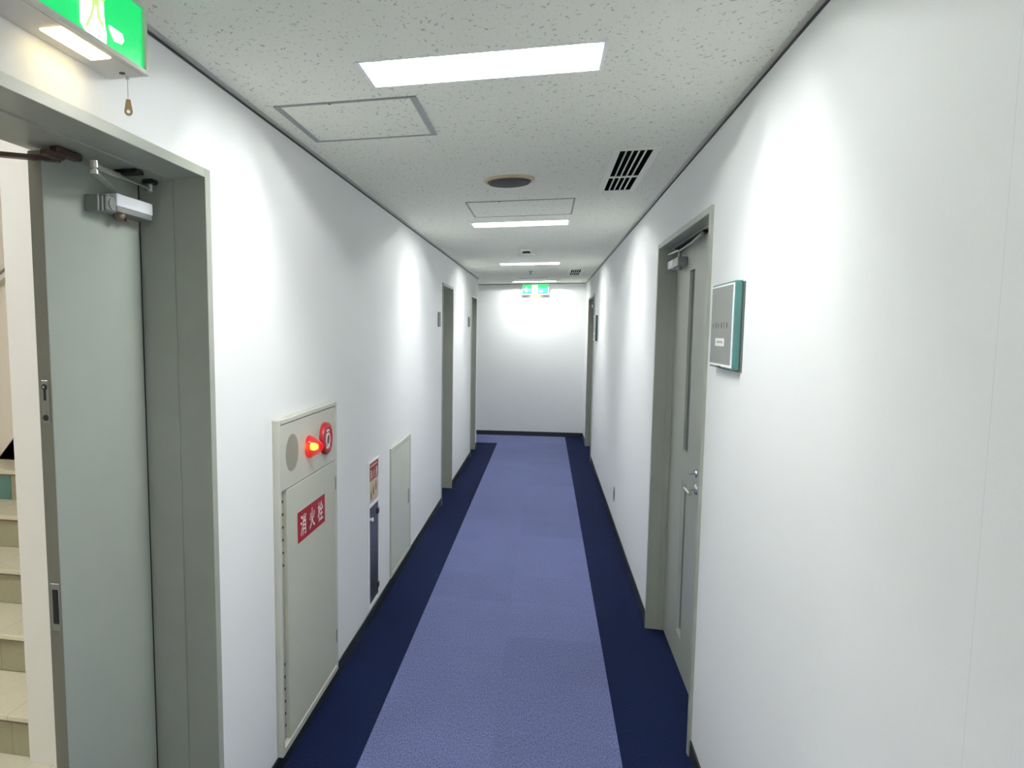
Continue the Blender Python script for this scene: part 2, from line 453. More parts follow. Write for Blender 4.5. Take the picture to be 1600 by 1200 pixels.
obj('bolt_button', bm, M['chrome'], leaf)
bm = new(); box(bm, LFX - LTH + .006, LFX - .004, LY0 - 0.002, LY0 + .001, 0.935, 1.055, 0.001)
obj('strike_plate', bm, M['alu_dark'], leaf)
obj('strike_slot', box(new(), LFX - LTH + .013, LFX - .008, LY0 - 0.003, LY0 - .0015, 0.953, 1.040), M['black'], leaf)
obj('leaf_seam', box(new(), LFX - LTH, LFX - 0.002, LY1 + .0005, LY1 + .0085, 0.01, 2.09), M['dark'], d1)

def arm(bm, a, b, w, t):
    a, b = Vector(a), Vector(b); d = (b - a); L = d.length
    q = d.to_track_quat('X', 'Z').to_matrix().to_4x4()
    r = bmesh.ops.create_cube(bm, size=1.0)
    for v in r['verts']:
        v.co = (a + b) / 2 + (q.to_3x3() @ Vector((v.co.x * L, v.co.y * w, v.co.z * t)))
    return bm

# closer on the narrow leaf
bm = new()
box(bm, LFX, -1.104, 1.690, 1.735, 1.981, 2.022, 0.004)
box(bm, LFX, -1.112, 1.664, 1.671, 1.978, 2.018, 0.002)
box(bm, LFX, -1.108, 1.677, 1.683, 1.978, 2.018, 0.002)
box(bm, LFX, -1.118, 1.668, 1.695, 1.983, 2.013)
cyl(bm, (-1.106, 1.711, 2.001), (-1.101, 1.711, 2.001), 0.014, n=22)
closer = obj('door_closer', bm, M['closer_grey'], d1)
bm = new(); box(bm, LFX + .002, -1.099, 1.728, 1.906, 1.999, 2.032, 0.002)
obj('closer_cap', bm, M['closer_white'], closer)
bm = new(); box(bm, LFX + .001, -1.101, 1.732, 1.904, 1.985, 1.999, 0.001)
obj('closer_base', bm, M['closer_grey'], closer)
bm = new(); lathe(bm, (-1.122, 1.772, 1.986), (0, 0, -1), [(0, 0), (.016, 0), (.017, .006), (.013, .016), (0.006, .02), (0, .02)], 20)
cyl(bm, (-1.122, 1.80, 1.975), (-1.122, 1.82, 1.972), 0.005, n=10)
obj('closer_knob', bm, M['brown_metal'], closer, True)
bm = new()
cyl(bm, (-1.03, 1.532, 2.050), (-1.03, 1.532, 2.066), 0.0095, n=18)
cyl(bm, (-1.03, 1.532, 2.036), (-1.03, 1.532, 2.045), 0.0095, n=18)
cyl(bm, (-1.03, 1.532, 2.036), (-1.03, 1.532, 2.066), 0.005, n=12)
cyl(bm, (-1.037, 1.558, 2.057), (-1.068, 1.69, 2.067), 0.007, n=14)
cyl(bm, (-1.030, 1.532, 2.058), (-1.040, 1.567, 2.057), 0.0095, n=14)
cyl(bm, (-1.068, 1.69, 2.067), (-1.104, 1.90, 2.075), 0.0042, n=12)
cyl(bm, (-1.104, 1.902, 2.066), (-1.104, 1.902, 2.090), 0.009, n=16)
arm(bm, (-1.03, 1.532, 2.040), (-1.122, 1.775, 2.036), 0.016, 0.005)
cyl(bm, (-1.122, 1.775, 2.012), (-1.122, 1.775, 2.040), 0.008, n=14)
obj('closer_arm', bm, M['alu'], closer, True)
bm = new(); box(bm, -1.13, -1.06, 1.76, 1.80, 2.088, 2.0985, 0.002); box(bm, -1.12, -1.085, 1.885, 1.915, 2.086, 2.0985, 0.002)
obj('closer_shoe', bm, M['black'], closer)
# bronze stay arm of the wide leaf, hooked on the head of the frame
bm = new()
arm(bm, (-1.119, 1.535, 2.073), (-1.32, 1.36, 2.071), 0.020, 0.010); arm(bm, (-1.32, 1.36, 2.071), (-1.90, 0.80, 2.068), 0.020, 0.010)
stay = obj('door_stay', bm, M['bronze'], d1)
bm = new(); box(bm, -1.130, -1.104, 1.505, 1.60, 2.082, 2.0985, 0.004); box(bm, -1.128, -1.106, 1.47, 1.535, 2.070, 2.084, 0.003)
obj('stay_bracket', bm, M['bronze'], d1)
bm = new(); box(bm, -1.152 - 0.90, -1.152, 0.62, 0.656, 0.008, 2.092, 0.0015)
wide = obj('open_door_panel', bm, M['leaf'], d1)
bm = new(); box(bm, -1.95, -1.70, 0.656, 0.71, 2.03, 2.065, 0.004); cyl(bm, (-1.90, 0.69, 2.06), (-1.90, 0.80, 2.068), 0.008)
obj('stay_slide', bm, M['closer_grey'], wide)

# -- doors 2 and 5 on the other wall: slit window, recessed lower panel, lever, closer
def slit_door(name, y0, y1, top, label):
    d = thing(name, (XR, (y0 + y1) / 2, 0), label, 'door', kind='structure')
    casing('door_frame', -1, y0, y1, top, 0.135, d, w_face=0.030, stand=0.011, step=0.055)
    X = 0.672
    a, b = y1 - 0.030 - 0.012 - 0.90, y1 - 0.030 - 0.008
    bm = new()
    wy0, wy1, wz0, wz1 = y1 - 0.535, y1 - 0.410, 1.085, 1.960
    py0, py1, pz0, pz1 = wy0, wy1, 0.160, 0.935
    sheet(bm, [a, b], [0.006, 2.090], [(wy0, wy1, wz0, wz1), (py0, py1, pz0, pz1)], lambda y, z: Vector((X, y, z)), (1, 0, 0), 0.030)
    box(bm, X + 0.030, X + 0.036, a, b, 0.006, 2.09)
    lf = obj('door_panel', bm, M['leaf2'], d)
    bm = new(); box(bm, X + 0.0, X + 0.034, y0 + 0.034, a - 0.003, 0.006, 2.09, 0.001)
    obj('fixed_door_panel', bm, M['leaf2'], d)
    # bevelled lower panel
    bm = new(); t = 0.022
    o = [(py0, pz0), (py1, pz0), (py1, pz1), (py0, pz1)]; i_ = [(py0 + t, pz0 + t), (py1 - t, pz0 + t), (py1 - t, pz1 - t), (py0 + t, pz1 - t)]
    V0 = [bm.verts.new((X + 0.001, *q)) for q in o]; V1 = [bm.verts.new((X + 0.011, *q)) for q in i_]
    for k in range(4): bm.faces.new((V0[k], V0[(k + 1) % 4], V1[(k + 1) % 4], V1[k]))
    rp = obj('recess_bevel', bm, M['leaf2'], lf)
    obj('recessed_panel', box(new(), X + 0.011, X + 0.016, py0 + t, py1 - t, pz0 + t, pz1 - t), M['slit_dark'], lf)
    bm = new(); box(bm, X + 0.011, X + 0.017, wy0, wy1, wz0, wz1)
    obj('slit_window', bm, M['smoke'], lf)
    bm = new(); box(bm, X + .004, X + .03, b + .001, b + .0065, 0.01, 2.09)
    obj('leaf_seam', bm, M['dark'], d)
    # lever with round rose, thumb turn above
    ly = y1 - 0.775
    bm = new()
    lathe(bm, (X, ly, 0.963), (-1, 0, 0), [(0, 0.009), (.019, 0.009), (.024, 0.005), (.025, 0), (0, 0)], 24)
    cyl(bm, (X, ly, 0.963), (X - 0.050, ly, 0.963), 0.0095, n=16)
    cyl(bm, (X - 0.047, ly + 0.009, 0.963), (X - 0.047, ly - 0.105, 0.963), 0.0090, n=16)
    obj('lever_handle', bm, M['chrome'], lf, True)
    bm = new()
    lathe(bm, (X, ly + .004, 1.036), (-1, 0, 0), [(0, 0.012), (.018, 0.012), (.021, 0.006), (.021, 0), (0, 0)], 24)
    box(bm, X - 0.036, X - 0.010, ly - 0.012, ly + 0.020, 1.031, 1.041, 0.002)
    obj('thumb_turn', bm, M['chrome'], lf, True)
    # closer near the hinge side
    cy1 = y1 - 0.030
    bm = new(); box(bm, X, X - 0.047, cy1 - 0.31, cy1 - 0.16, 1.990, 2.035, 0.003)
    cyl(bm, (X - 0.025, cy1 - 0.235, 1.975), (X - 0.025, cy1 - 0.235, 1.992), 0.014, n=18)
    cl = obj('door_closer', bm, M['closer_grey'], lf)
    bm = new(); box(bm, X - .002, X - 0.048, cy1 - 0.160, cy1 - 0.012, 1.992, 2.034, 0.002)
    obj('closer_cap', bm, M['closer_white'], cl)
    bm = new()
    cyl(bm, (X - 0.025, cy1 - 0.235, 2.03), (X - 0.025, cy1 - 0.235, 2.072), 0.008, n=14)
    arm(bm, (X - 0.025, cy1 - 0.235, 2.072), (X - 0.040, cy1 - 0.02, 2.072), 0.020, 0.009)
    arm(bm, (X - 0.025, cy1 - 0.235, 2.066), (X - 0.030, cy1 - 0.56, 2.070), 0.018, 0.006)
    cyl(bm, (X - 0.030, cy1 - 0.55, 2.070), (X - 0.050, cy1 - 0.90, 2.072), 0.007, n=12)
    obj('closer_arm', bm, M['alu_dark'], cl)
    bm = new(); box(bm, X - 0.005, X - 0.030, cy1 - 0.80, cy1 - 0.10, 2.0905, 2.0995, 0.001)
    obj('head_channel', bm, M['dark'], d)
    return d
slit_door('door_2', *D2, 'grey office door with slit window and lever beside the teal edged plaque')
slit_door('door_5', *D5, 'grey door on the plaque side of the corridor next to the end wall')

# -- doors 3 and 4: plain single doors, set deep in their frames
def plain_door(name, y0, y1, top, label):
    d = thing(name, (XL, (y0 + y1) / 2, 0), label, 'door', kind='structure')
    casing('door_frame', 1, y0, y1, top, 0.165, d, w_face=0.024, step=0.10)
    X = -1.062
    bm = new(); box(bm, X - 0.036, X, y0 + 0.031, y1 - 0.031, 0.006, top - 0.033, 0.0015)
    lf = obj('door_panel', bm, M['leaf2'], d)
    bm = new()
    lathe(bm, (X, y0 + 0.09, 0.96), (1, 0, 0), [(0, 0.009), (.019, 0.009), (.025, 0.004), (.025, 0), (0, 0)], 20)
    cyl(bm, (X, y0 + 0.09, 0.96), (X + 0.05, y0 + 0.09, 0.96), 0.009, n=14)
    cyl(bm, (X + 0.047, y0 + 0.082, 0.96), (X + 0.047, y0 + 0.19, 0.96), 0.009, n=14)
    obj('lever_handle', bm, M['chrome'], lf, True)
    return d
plain_door('door_3', *D3, 'deep set grey door midway along the wall beyond the access panel')
plain_door('door_4', *D4, 'deep set grey door at the corner where the corridor branches')

# ------------------------------------------------------------------ ceiling lights
def ceiling_light():
    y = LAMP_Y[0]
    t = thing('ceiling_light', ((LX0 + LX1) / 2, y, H), 'glaring recessed tube light in front of the metal framed ceiling hatch', 'ceiling light', 'recessed lights along the corridor')
    bm = new(); d = 0.085; th = 0.004; e = 0.001
    x0, x1, y0, y1 = LX0 + e, LX1 - e, y - LHW + e, y + LHW - e
    box(bm, x0, x1, y0, y0 + th, H, H + d); box(bm, x0, x1, y1 - th, y1, H, H + d)
    box(bm, x0, x0 + th, y0 + th, y1 - th, H, H + d); box(bm, x1 - th, x1, y0 + th, y1 - th, H, H + d)
    box(bm, x0, x1, y0, y1, H + d, H + d + th)
    obj('housing', bm, M['fix'], t)
    bm = new(); w = 0.010
    for a, b, c, q in ((x0 - w, x1 + w, y0 - w, y0), (x0 - w, x1 + w, y1, y1 + w), (x0 - w, x0, y0, y1), (x1, x1 + w, y0, y1)):
        box(bm, a, b, c, q, H - 0.003, H)
    obj('rim', bm, M['fix'], t)
    for s in (-1, 1):
        bm = new(); cyl(bm, (x0 + 0.030, y + s * 0.064, H + 0.046), (x1 - 0.030, y + s * 0.064, H + 0.046), 0.013, n=16)
        obj('tube', bm, M['tube'], t, True)
    for xa, xb in ((x0 + .004, x0 + 0.030), (x1 - 0.030, x1 - .004)):
        for s in (-1, 1): bm = box(new(), xa, xb, y + s * 0.064 - .016, y + s * 0.064 + .016, H + 0.028, H + 0.070, 0.003); obj('socket', bm, M['fix'], t)
    return t
L0 = ceiling_light()
dup(L0, (0, LAMP_Y[1] - LAMP_Y[0], 0), 'recessed tube light directly behind the wide ceiling hatch and round speaker')
dup(L0, (0, LAMP_Y[2] - LAMP_Y[0], 0), 'recessed tube light just behind the white smoke detector')
dup(L0, (0, LAMP_Y[3] - LAMP_Y[0], 0), 'recessed tube light above the green exit sign on the end wall')
dup(L0, (0, -0.965 - LAMP_Y[0], 0), 'recessed tube light over the viewer, outside the picture')

# ------------------------------------------------------------------ ceiling fittings
def hatch(loc, x0, x1, y0, y1, label, w, m):
    t = thing('ceiling_hatch', ((x0 + x1) / 2, (y0 + y1) / 2, H), label, 'ceiling hatch', 'inspection hatches in the ceiling')
    bm = new()
    for a, b, c, d in ((x0, x1, y0, y0 + w * .6), (x0, x1, y1 - w * .6, y1), (x0, x0 + w, y0 + w * .6, y1 - w * .6), (x1 - w, x1, y0 + w * .6, y1 - w * .6)):
        box(bm, a, b, c, d, H - 0.004, H, 0.001)
    obj('hatch_frame', bm, m, t)
    bm = new(); box(bm, x0 + w + .002, x1 - w - .002, y0 + w * .6 + .002, y1 - w * .6 - .002, H - 0.002, H)
    obj('hatch_board', bm, M['ceil'], t)
    bm = new(); g = 0.0035
    for a, b, c, d in ((x0 + w, x1 - w, y0 + w * .6, y0 + w * .6 + g), (x0 + w, x0 + w + g, y0 + w * .6, y1 - w * .6), (x1 - w - g, x1 - w, y0 + w * .6, y1 - w * .6)):
        box(bm, a, b, c, d, H - 0.003, H)
    obj('hatch_gap', bm, M['trim'], t)
    bm = new(); cyl(bm, (x0 + .19, y0 + .008, H - 0.006), (x0 + .19, y0 + .008, H - .003), 0.005, n=12)
    obj('hatch_latch', bm, M['brown_metal'], t)
    return t
hatch(None, -0.882, -0.411, 2.295, 2.752, 'square ceiling hatch with metal frame in front of the hydrant cabinet', 0.018, M['alu_dark'])
hatch(None, -0.466, 0.142, 4.215, 4.775, 'wide thin-lined ceiling hatch between the round speaker and a light', 0.007, M['outlet'])
hatch(None, -0.873, -0.415, 8.505, 8.96, 'small square ceiling hatch far off beside the last door on the stair side', 0.016, M['vent_white'])

def vent(x0, x1, y0, y1, label):
    t = thing('ceiling_vent', ((x0 + x1) / 2, (y0 + y1) / 2, H), label, 'air vent', 'air vents in the ceiling')
    w = 0.024; ym = y0 + 0.60 * (y1 - y0)
    bm = new()
    for a, b, c, d in ((x0 - .004, x0 + w, y0 - .004, y1 + .004), (x1 - w, x1 + .004, y0 - .004, y1 + .004), (x0 + w, x1 - w, y0 - .004, y0 + w), (x0 + w, x1 - w, y1 - w, y1 + .004), (x0 + w, x1 - w, ym - .012, ym + .012)):
        box(bm, a, b, c, d, H - 0.005, H, 0.001)
    obj('vent_frame', bm, M['vent_white'], t)
    n = 5; wd = (x1 - x0 - 2 * w)
    bm = new()
    for k in range(1, n):
        xx = x0 + w + wd * k / n
        box(bm, xx - .0022, xx + .0022, y0 + w, y1 - w, H - 0.003, H + 0.006)
    obj('slats', bm, M['vent_white'], t)
    bm = new(); e = 0.0135
    box(bm, x0 + e, x1 - e, y0 + e, y1 - e, H + 0.10, H + 0.104)
    box(bm, x0 + e, x0 + e + .002, y0 + e, y1 - e, H + .001, H + 0.10); box(bm, x1 - e - .002, x1 - e, y0 + e, y1 - e, H + .001, H + 0.10)
    box(bm, x0 + e, x1 - e, y0 + e, y0 + e + .002, H + .001, H + 0.10); box(bm, x0 + e, x1 - e, y1 - e - .002, y1 - e, H + .001, H + 0.10)
    obj('duct', bm, M['shade_black'], t)
vent(*VENTS[0], 'long white louvred air vent beside the round speaker')
vent(*VENTS[1], 'far white louvred air vent near the end wall')

bm = new()
t = thing('ceiling_slot', ((SLOT[0] + SLOT[1]) / 2, (SLOT[2] + SLOT[3]) / 2, H), 'narrow dark slot across the ceiling near the end wall, before the last light', 'air slot')
x0, x1, y0, y1 = SLOT
box(bm, x0 + .001, x1 - .001, y0 + .001, y1 - .001, H + 0.05, H + 0.053)
for a, b, c, d in ((x0 + .001, x1 - .001, y0 + .001, y0 + .003), (x0 + .001, x1 - .001, y1 - .003, y1 - .001), (x0 + .001, x0 + .003, y0, y1), (x1 - .003, x1 - .001, y0, y1)):
    box(bm, a, b, c, d, H + .0005, H + 0.05)
obj('slot_liner', bm, M['black'], t)

# round speaker
t = thing('ceiling_speaker', (-0.190, 3.640, H), 'round ceiling speaker with beige rim and dark domed net', 'speaker')
o = (-0.190, 3.640, H)
obj('speaker_rim', lathe(new(), o, (0, 0, -1), [(0.123, 0), (0.123, 0.005), (0.116, 0.011), (0.108, 0.013), (0.105, 0.010), (0.105, 0)], 48), M['ring'], t, True)
obj('speaker_net', lathe(new(), o, (0, 0, -1), [(0.104, 0.0), (0.104, 0.010), (0.095, 0.021), (0.06, 0.027), (0, 0.029)], 48), M['spk_dark'], t, True)

# smoke detector
o = (-0.190, 6.78, H)
t = thing('smoke_detector', o, 'white round smoke detector on the ceiling in front of the third light', 'smoke detector')
obj('detector_base', lathe(new(), o, (0, 0, -1), [(0, 0), (0.056, 0), (0.056, 0.012), (0.048, 0.018), (0, 0.018)], 36), M['white_plastic'], t, True)
obj('detector_neck', lathe(new(), o, (0, 0, -1), [(0.034, 0.017), (0.034, 0.042), (0, 0.042)], 30), M['black'], t, True)
obj('detector_head', lathe(new(), o, (0, 0, -1), [(0, 0.040), (0.074, 0.040), (0.079, 0.046), (0.070, 0.060), (0.04, 0.066), (0, 0.066)], 36), M['white_plastic'], t, True)

# sprinkler
o = (-0.205, 9.25, H)
t = thing('ceiling_sprinkler', o, 'small grey sprinkler head on the ceiling near the far air vent', 'sprinkler')
obj('escutcheon', lathe(new(), o, (0, 0, -1), [(0, 0), (0.032, 0), (0.030, 0.004), (0.012, 0.008), (0, 0.008)], 24), M['alu_dark'], t, True)
bm = lathe(new(), o, (0, 0, -1), [(0, 0.007), (0.009, 0.007), (0.008, 0.035), (0.013, 0.038), (0.013, 0.041), (0, 0.041)], 16)
obj('nozzle', bm, M['closer_grey'], t, True)

# ------------------------------------------------------------------ exit signs
def sign_graphic(parent, f, w, h, arrow):
    """f(u, v, d): u along the sign 0..w (as read), v up, d out of the face"""
    def poly(name, pts, d, m):
        bm = new(); prism(bm, pts, lambda a, b: f(a, b, d), lambda a, b: f(a, b, d - 0.0006)); return obj(name, bm, m, parent)
    poly('green_panel', [(0, 0), (w, 0), (w, h), (0, h)], 0.0006, M['green'])
    k = h / 0.132
    c = w * 0.573 if not arrow else w * 0.49
    P = lambda pts: [(c + a * k, b * k) for a, b in pts]
    # white doorway with the lit floor in front of it
    poly('pictogram_door', P([(-.042, .126), (-.042, .014), (-.020, .001), (.040, .001), (.043, .020), (.038, .040), (.036, .060), (.036, .126)]), 0.0012, M['exit_white'])
    # runner
    bm = new()
    for pts in ([(-.002, .068), (.003, .068), (-.008, .040), (-.026, .012), (-.030, .014), (-.012, .042)],
                [(.008, .068), (.013, .066), (.016, .046), (.030, .036), (.028, .031), (.012, .042)],
                [(-.012, .098), (.014, .102), (.016, .066), (-.004, .064)],
                [(-.012, .098), (-.034, .082), (-.031, .077), (-.010, .088)],
                [(.014, .102), (.028, .086), (.036, .092), (.038, .088), (.028, .079), (.012, .092)]):
        prism(bm, P(pts), lambda a, b: f(a, b, 0.0018), lambda a, b: f(a, b, 0.0012))
    pts = [(0.004 + 0.010 * math.cos(2 * PI * q / 14), 0.114 + 0.010 * math.sin(2 * PI * q / 14)) for q in range(14)]
    prism(bm, P(pts), lambda a, b: f(a, b, 0.0018), lambda a, b: f(a, b, 0.0012))
    obj('pictogram_runner', bm, M['exit_line'], parent)
    poly('pictogram_shadow', P([(.054, .046), (.056, .038), (.072, .021), (.098, .024), (.107, .034), (.100, .046)]), 0.0012, M['exit_white'])
    if arrow:
        a = w * 0.17
        poly('pictogram_arrow', [(a - .042 * k, .062 * k), (a - .006 * k, .098 * k), (a + .006 * k, .086 * k), (a - .004 * k, .072 * k), (a + .045 * k, .072 * k), (a + .045 * k, .052 * k), (a - .004 * k, .052 * k), (a + .006 * k, .038 * k), (a - .006 * k, .026 * k)], 0.0012, M['exit_white'])

# near sign over the stair door, face towards +x
SY0, SY1, SZ0, SZ1, SX = 1.055, 1.493, 2.228, 2.377, -0.860
t = thing('exit_sign', (XL, (SY0 + SY1) / 2, SZ0), 'green exit sign over the stair door with a pull cord', 'exit sign', 'green exit signs')
bm = new(); box(bm, XL, SX - 0.010, SY0, SY1, SZ0, SZ1, 0.002)
b_ = 0.0105
for a, b, c, d in ((SY0, SY1, SZ0, SZ0 + b_), (SY0, SY1, SZ1 - b_, SZ1), (SY0, SY0 + b_, SZ0 + b_, SZ1 - b_), (SY1 - b_, SY1, SZ0 + b_, SZ1 - b_)):
    box(bm, SX - 0.010, SX, a, b, c, d, 0.001)
body = obj('sign_housing', bm, M['sign_body'], t)
gw, gh = SY1 - SY0 - 2 * b_, SZ1 - SZ0 - 2 * b_
sign_graphic(body, lambda u, v, d: Vector((SX - 0.0098 + d * 4, SY0 + b_ + u, SZ0 + b_ + v)), gw, gh, False)
bm = new(); box(bm, -0.922, -0.876, 1.219, 1.375, SZ0 - 0.0025, SZ0 + 0.001, 0.001)
obj('emergency_lamp', bm, M['warm'], t)
bm = new(); cyl(bm, (-0.9046, 1.460, SZ0 - 0.0015), (-0.9046, 1.460, SZ0 + .001), 0.0065, n=16)
obj('indicator_hole', bm, M['black'], t)
bm = new(); cyl(bm, (-0.905, 1.4804, SZ0 + .001), (-0.905, 1.4804, SZ0 - 0.006), 0.004, n=12); cyl(bm, (-0.905, 1.4804, 2.176), (-0.905, 1.4804, SZ0), 0.0009, n=8)
cord = obj('pull_cord', bm, M['cord'], t)
bm = new()
outer = [(0.0045, 0.0345), (-0.0045, 0.0345)]
for k in range(13):
    a = PI + math.radians(-15) + (PI + math.radians(30)) * k / 12
    outer.append((0.0088 * math.cos(a), 0.0088 + 0.0088 * math.sin(a)))
inner = [(0.0042 * math.cos(2 * PI * k / 15 + PI / 2), 0.0088 + 0.0042 * math.sin(2 * PI * k / 15 + PI / 2)) for k in range(15)]
tc_ = (-0.905, 1.4804, 2.1445); ax = Vector((0.82, 0.57, 0)).normalized()
def T(a, b, s): return Vector(tc_) + ax * a + Vector((0, 0, b)) + Vector((-ax.y, ax.x, 0)) * s * 0.0016
A0 = [bm.verts.new(T(*q, 1)) for q in outer]; B0 = [bm.verts.new(T(*q, -1)) for q in outer]
A1 = [bm.verts.new(T(*q, 1)) for q in inner]; B1 = [bm.verts.new(T(*q, -1)) for q in inner]
n = 15
for k in range(n):
    j = (k + 1) % n
    bm.faces.new((A0[k], A0[j], A1[j], A1[k])); bm.faces.new((B0[k], B1[k], B1[j], B0[j]))
    bm.faces.new((A0[k], B0[k], B0[j], A0[j])); bm.faces.new((A1[k], A1[j], B1[j], B1[k]))
obj('pull_tag', bm, M['tag'], cord)

# far sign on the end wall
EX0, EX1, EZ0, EZ1, EYF = -0.385, 0.026, 2.222, 2.388, YE - 0.085
t = thing('exit_sign', ((EX0 + EX1) / 2, YE, EZ0), 'small green exit sign with an arrow high on the end wall', 'exit sign', 'green exit signs')
bm = new(); box(bm, EX0, EX1, EYF + 0.010, YE, EZ0, EZ1, 0.002)
for a, b, c, d in ((EX0, EX1, EZ0, EZ0 + b_), (EX0, EX1, EZ1 - b_, EZ1), (EX0, EX0 + b_, EZ0 + b_, EZ1 - b_), (EX1 - b_, EX1, EZ0 + b_, EZ1 - b_)):
    box(bm, a, b, EYF, EYF + 0.010, c, d, 0.001)
body = obj('sign_housing', bm, M['sign_body'], t)
sign_graphic(body, lambda u, v, d: Vector((EX0 + b_ + u, EYF + 0.0098 - d * 4, EZ0 + b_ + v)), EX1 - EX0 - 2 * b_, EZ1 - EZ0 - 2 * b_, True)
bm = new(); box(bm, -0.250, -0.105, EYF + 0.018, YE - 0.02, EZ0 - 0.0025, EZ0 + 0.001, 0.001)
obj('emergency_lamp', bm, M['warm'], t)

# ------------------------------------------------------------------ fire hydrant cabinet
CY0, CY1, CZ0, CZ1, CX = 2.428, 3.171, 0.072, 1.352, -0.930
t = thing('hydrant_cabinet', (XL, (CY0 + CY1) / 2, CZ0), 'cream fire hydrant cabinet with red alarm lamp and red name sign', 'fire hydrant cabinet')
iy0, iy1, iz0, iz1 = CY0 + 0.022, CY1 - 0.022, CZ0 + 0.030, CZ1 - 0.020
bm = new()
box(bm, XL, XL + 0.004, CY0, CY1, CZ0, CZ1)
for a, b, c, d in ((CY0, iy0, CZ0, CZ1), (iy1, CY1, CZ0, CZ1), (iy0, iy1, CZ0, iz0), (iy0, iy1, iz1, CZ1)):
    box(bm, XL, CX, a, b, c, d, 0.003)
body = obj('cabinet_frame', bm, M['cab'], t)
zs = 1.082
up = obj('alarm_panel', box(new(), XL + .004, CX - .004, iy0 + .001, iy1 - .001, zs + .002, iz1 - .0025, 0.001), M['cab'], t)
dy0 = 2.512
dr = obj('cabinet_door', box(new(), XL + .004, CX - .003, dy0, iy1 - .002, iz0 + .002, zs - .002, 0.001), M['cab_door'], t)
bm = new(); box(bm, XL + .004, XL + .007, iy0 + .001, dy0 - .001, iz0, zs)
ch = obj('finger_channel', bm, M['channel_shade'], t)
for k in range(6):
    for z0 in (1.038, 0.405):
        obj('bolt_hole', cyl(new(), (XL + .0065, dy0 - 0.010, z0 - k * 0.0490), (XL + .0095, dy0 - 0.010, z0 - k * 0.0490), 0.0052, n=12), M['black'], ch)
for z in (0.975, 0.245):
    bm = new()
    for dz in (0.0155, -0.0155): box(bm, CX - .004, CX + .0015, iy1 - .006, iy1 + .003, z + dz - .015, z + dz + .015, 0.001)
    box(bm, CX - .004, CX + .0005, iy1 - .005, iy1 + .002, z - .030, z + .030)
    obj('door_hinge', bm, M['alu_dark'], dr)
FX = CX - .003
# red plate with the three white characters
sy0, sy1, sz0, sz1 = 2.627, 2.982, 0.840, 0.963
nm = obj('name_plate', box(new(), FX, FX + .001, sy0, sy1, sz0, sz1), M['sign_red'], dr)
for k, chx in enumerate('消火栓'):
    yc = sy0 + 0.066 + k * 0.112
    bm = text_mesh(chx, lambda a, b, h, yc=yc: Vector((FX + 0.0014, yc + a, (sz0 + sz1) / 2 + b)), 0.086, bold=0.016, squeeze=0.84)
    obj('lettering', bm, M['white_print'], dr)
# perforated sounder
gy, gz = 2.578, 1.213
PX = CX - .004
gr = obj('sounder_grille', lathe(new(), (PX, gy, gz), (1, 0, 0), [(0.071, 0), (0.071, 0.0012), (0, 0.0012)], 40), M['grille'], up)
bm = new()
for i in range(-7, 8):
    for j in range(-7, 8):
        yy, zz = i * 0.0092 + (j % 2) * 0.0046, j * 0.0082
        if math.hypot(yy, zz) < 0.066:
            bmesh.ops.create_circle(bm, cap_ends=True, segments=6, radius=0.0021, matrix=Matrix.Translation((PX + 0.0016, gy + yy, gz + zz)) @ Matrix.Rotation(PI / 2, 4, 'Y'))
obj('perforation', bm, M['letter'], gr)
# red position lamp
ly, lz = 2.770, 1.205
lamp = obj('position_lamp', lathe(new(), (PX, ly, lz), (1, 0, 0), [(0, 0.001), (0.046, 0.001), (0.047, 0.010), (0.043, 0.018), (0.030, 0.040), (0.018, 0.056), (0.008, 0.062), (0, 0.063)], 36), M['lens'], up, True)
obj('bulb', lathe(new(), (PX, ly, lz), (1, 0, 0), [(0, 0.010), (0.014, 0.012), (0.016, 0.026), (0.010, 0.040), (0, 0.044)], 20), M['bulb'], lamp, True)
# red push button alarm
ay, az = 2.985, 1.208
al = obj('call_button', lathe(new(), (PX, ay, az), (1, 0, 0), [(0, 0), (0.070, 0), (0.071, 0.012), (0.066, 0.020), (0.050, 0.022), (0.046, 0.018), (0, 0.018)], 40), M['alarm_red'], up, True)
bm = lathe(new(), (PX, ay, az - .006), (1, 0, 0), [(0.030, 0.0178), (0.030, 0.021), (0.024, 0.022), (0.022, 0.019)], 32)
box(bm, PX + .018, PX + .0195, ay - .024, ay + .024, az - .043, az - .032)
box(bm, PX + .018, PX + .0195, ay - .020, ay + .020, az + .030, az + .038)
obj('button_ring', bm, M['white_print'], al)
bm = lathe(new(), (PX, ay, az - .006), (1, 0, 0), [(0, 0.0185), (0.020, 0.0185), (0.020, 0.0195), (0, 0.0195)], 28)
obj('push_disc', bm, M['smoke'], al)

# ------------------------------------------------------------------ fire extinguisher recess
t = thing('extinguisher_box', (XL, 3.996, 0.09), 'narrow recessed extinguisher box with red sign and smoked door', 'fire extinguisher box')
ey0, ey1, ez0, ez1, EX = 3.864, 4.128, 0.088, 0.938, XL + 0.006
bm = new()
for a, b, c, d in ((ey0, ey0 + .022, ez0, ez1), (ey1 - .022, ey1, ez0, ez1), (ey0 + .022, ey1 - .022, ez0, ez0 + .018), (ey0 + .022, ey1 - .022, ez1 - .014, ez1), (ey0 + .022, ey1 - .022, 0.672, 0.692)):
    box(bm, XL - .02 if 0 else XL, EX, a, b, c, d, 0.0015)
obj('box_frame', bm, M['fix'], t)
bm = new(); e = 0.002
y0, y1, z0, z1 = 3.885 + e, 4.112 - e, 0.105 + e, 0.925 - e
box(bm, XL - 0.16, XL - 0.158, y0, y1, z0, z1); box(bm, XL - .158, XL - .001, y0, y0 + .002, z0, z1); box(bm, XL - .158, XL - .001, y1 - .002, y1, z0, z1)
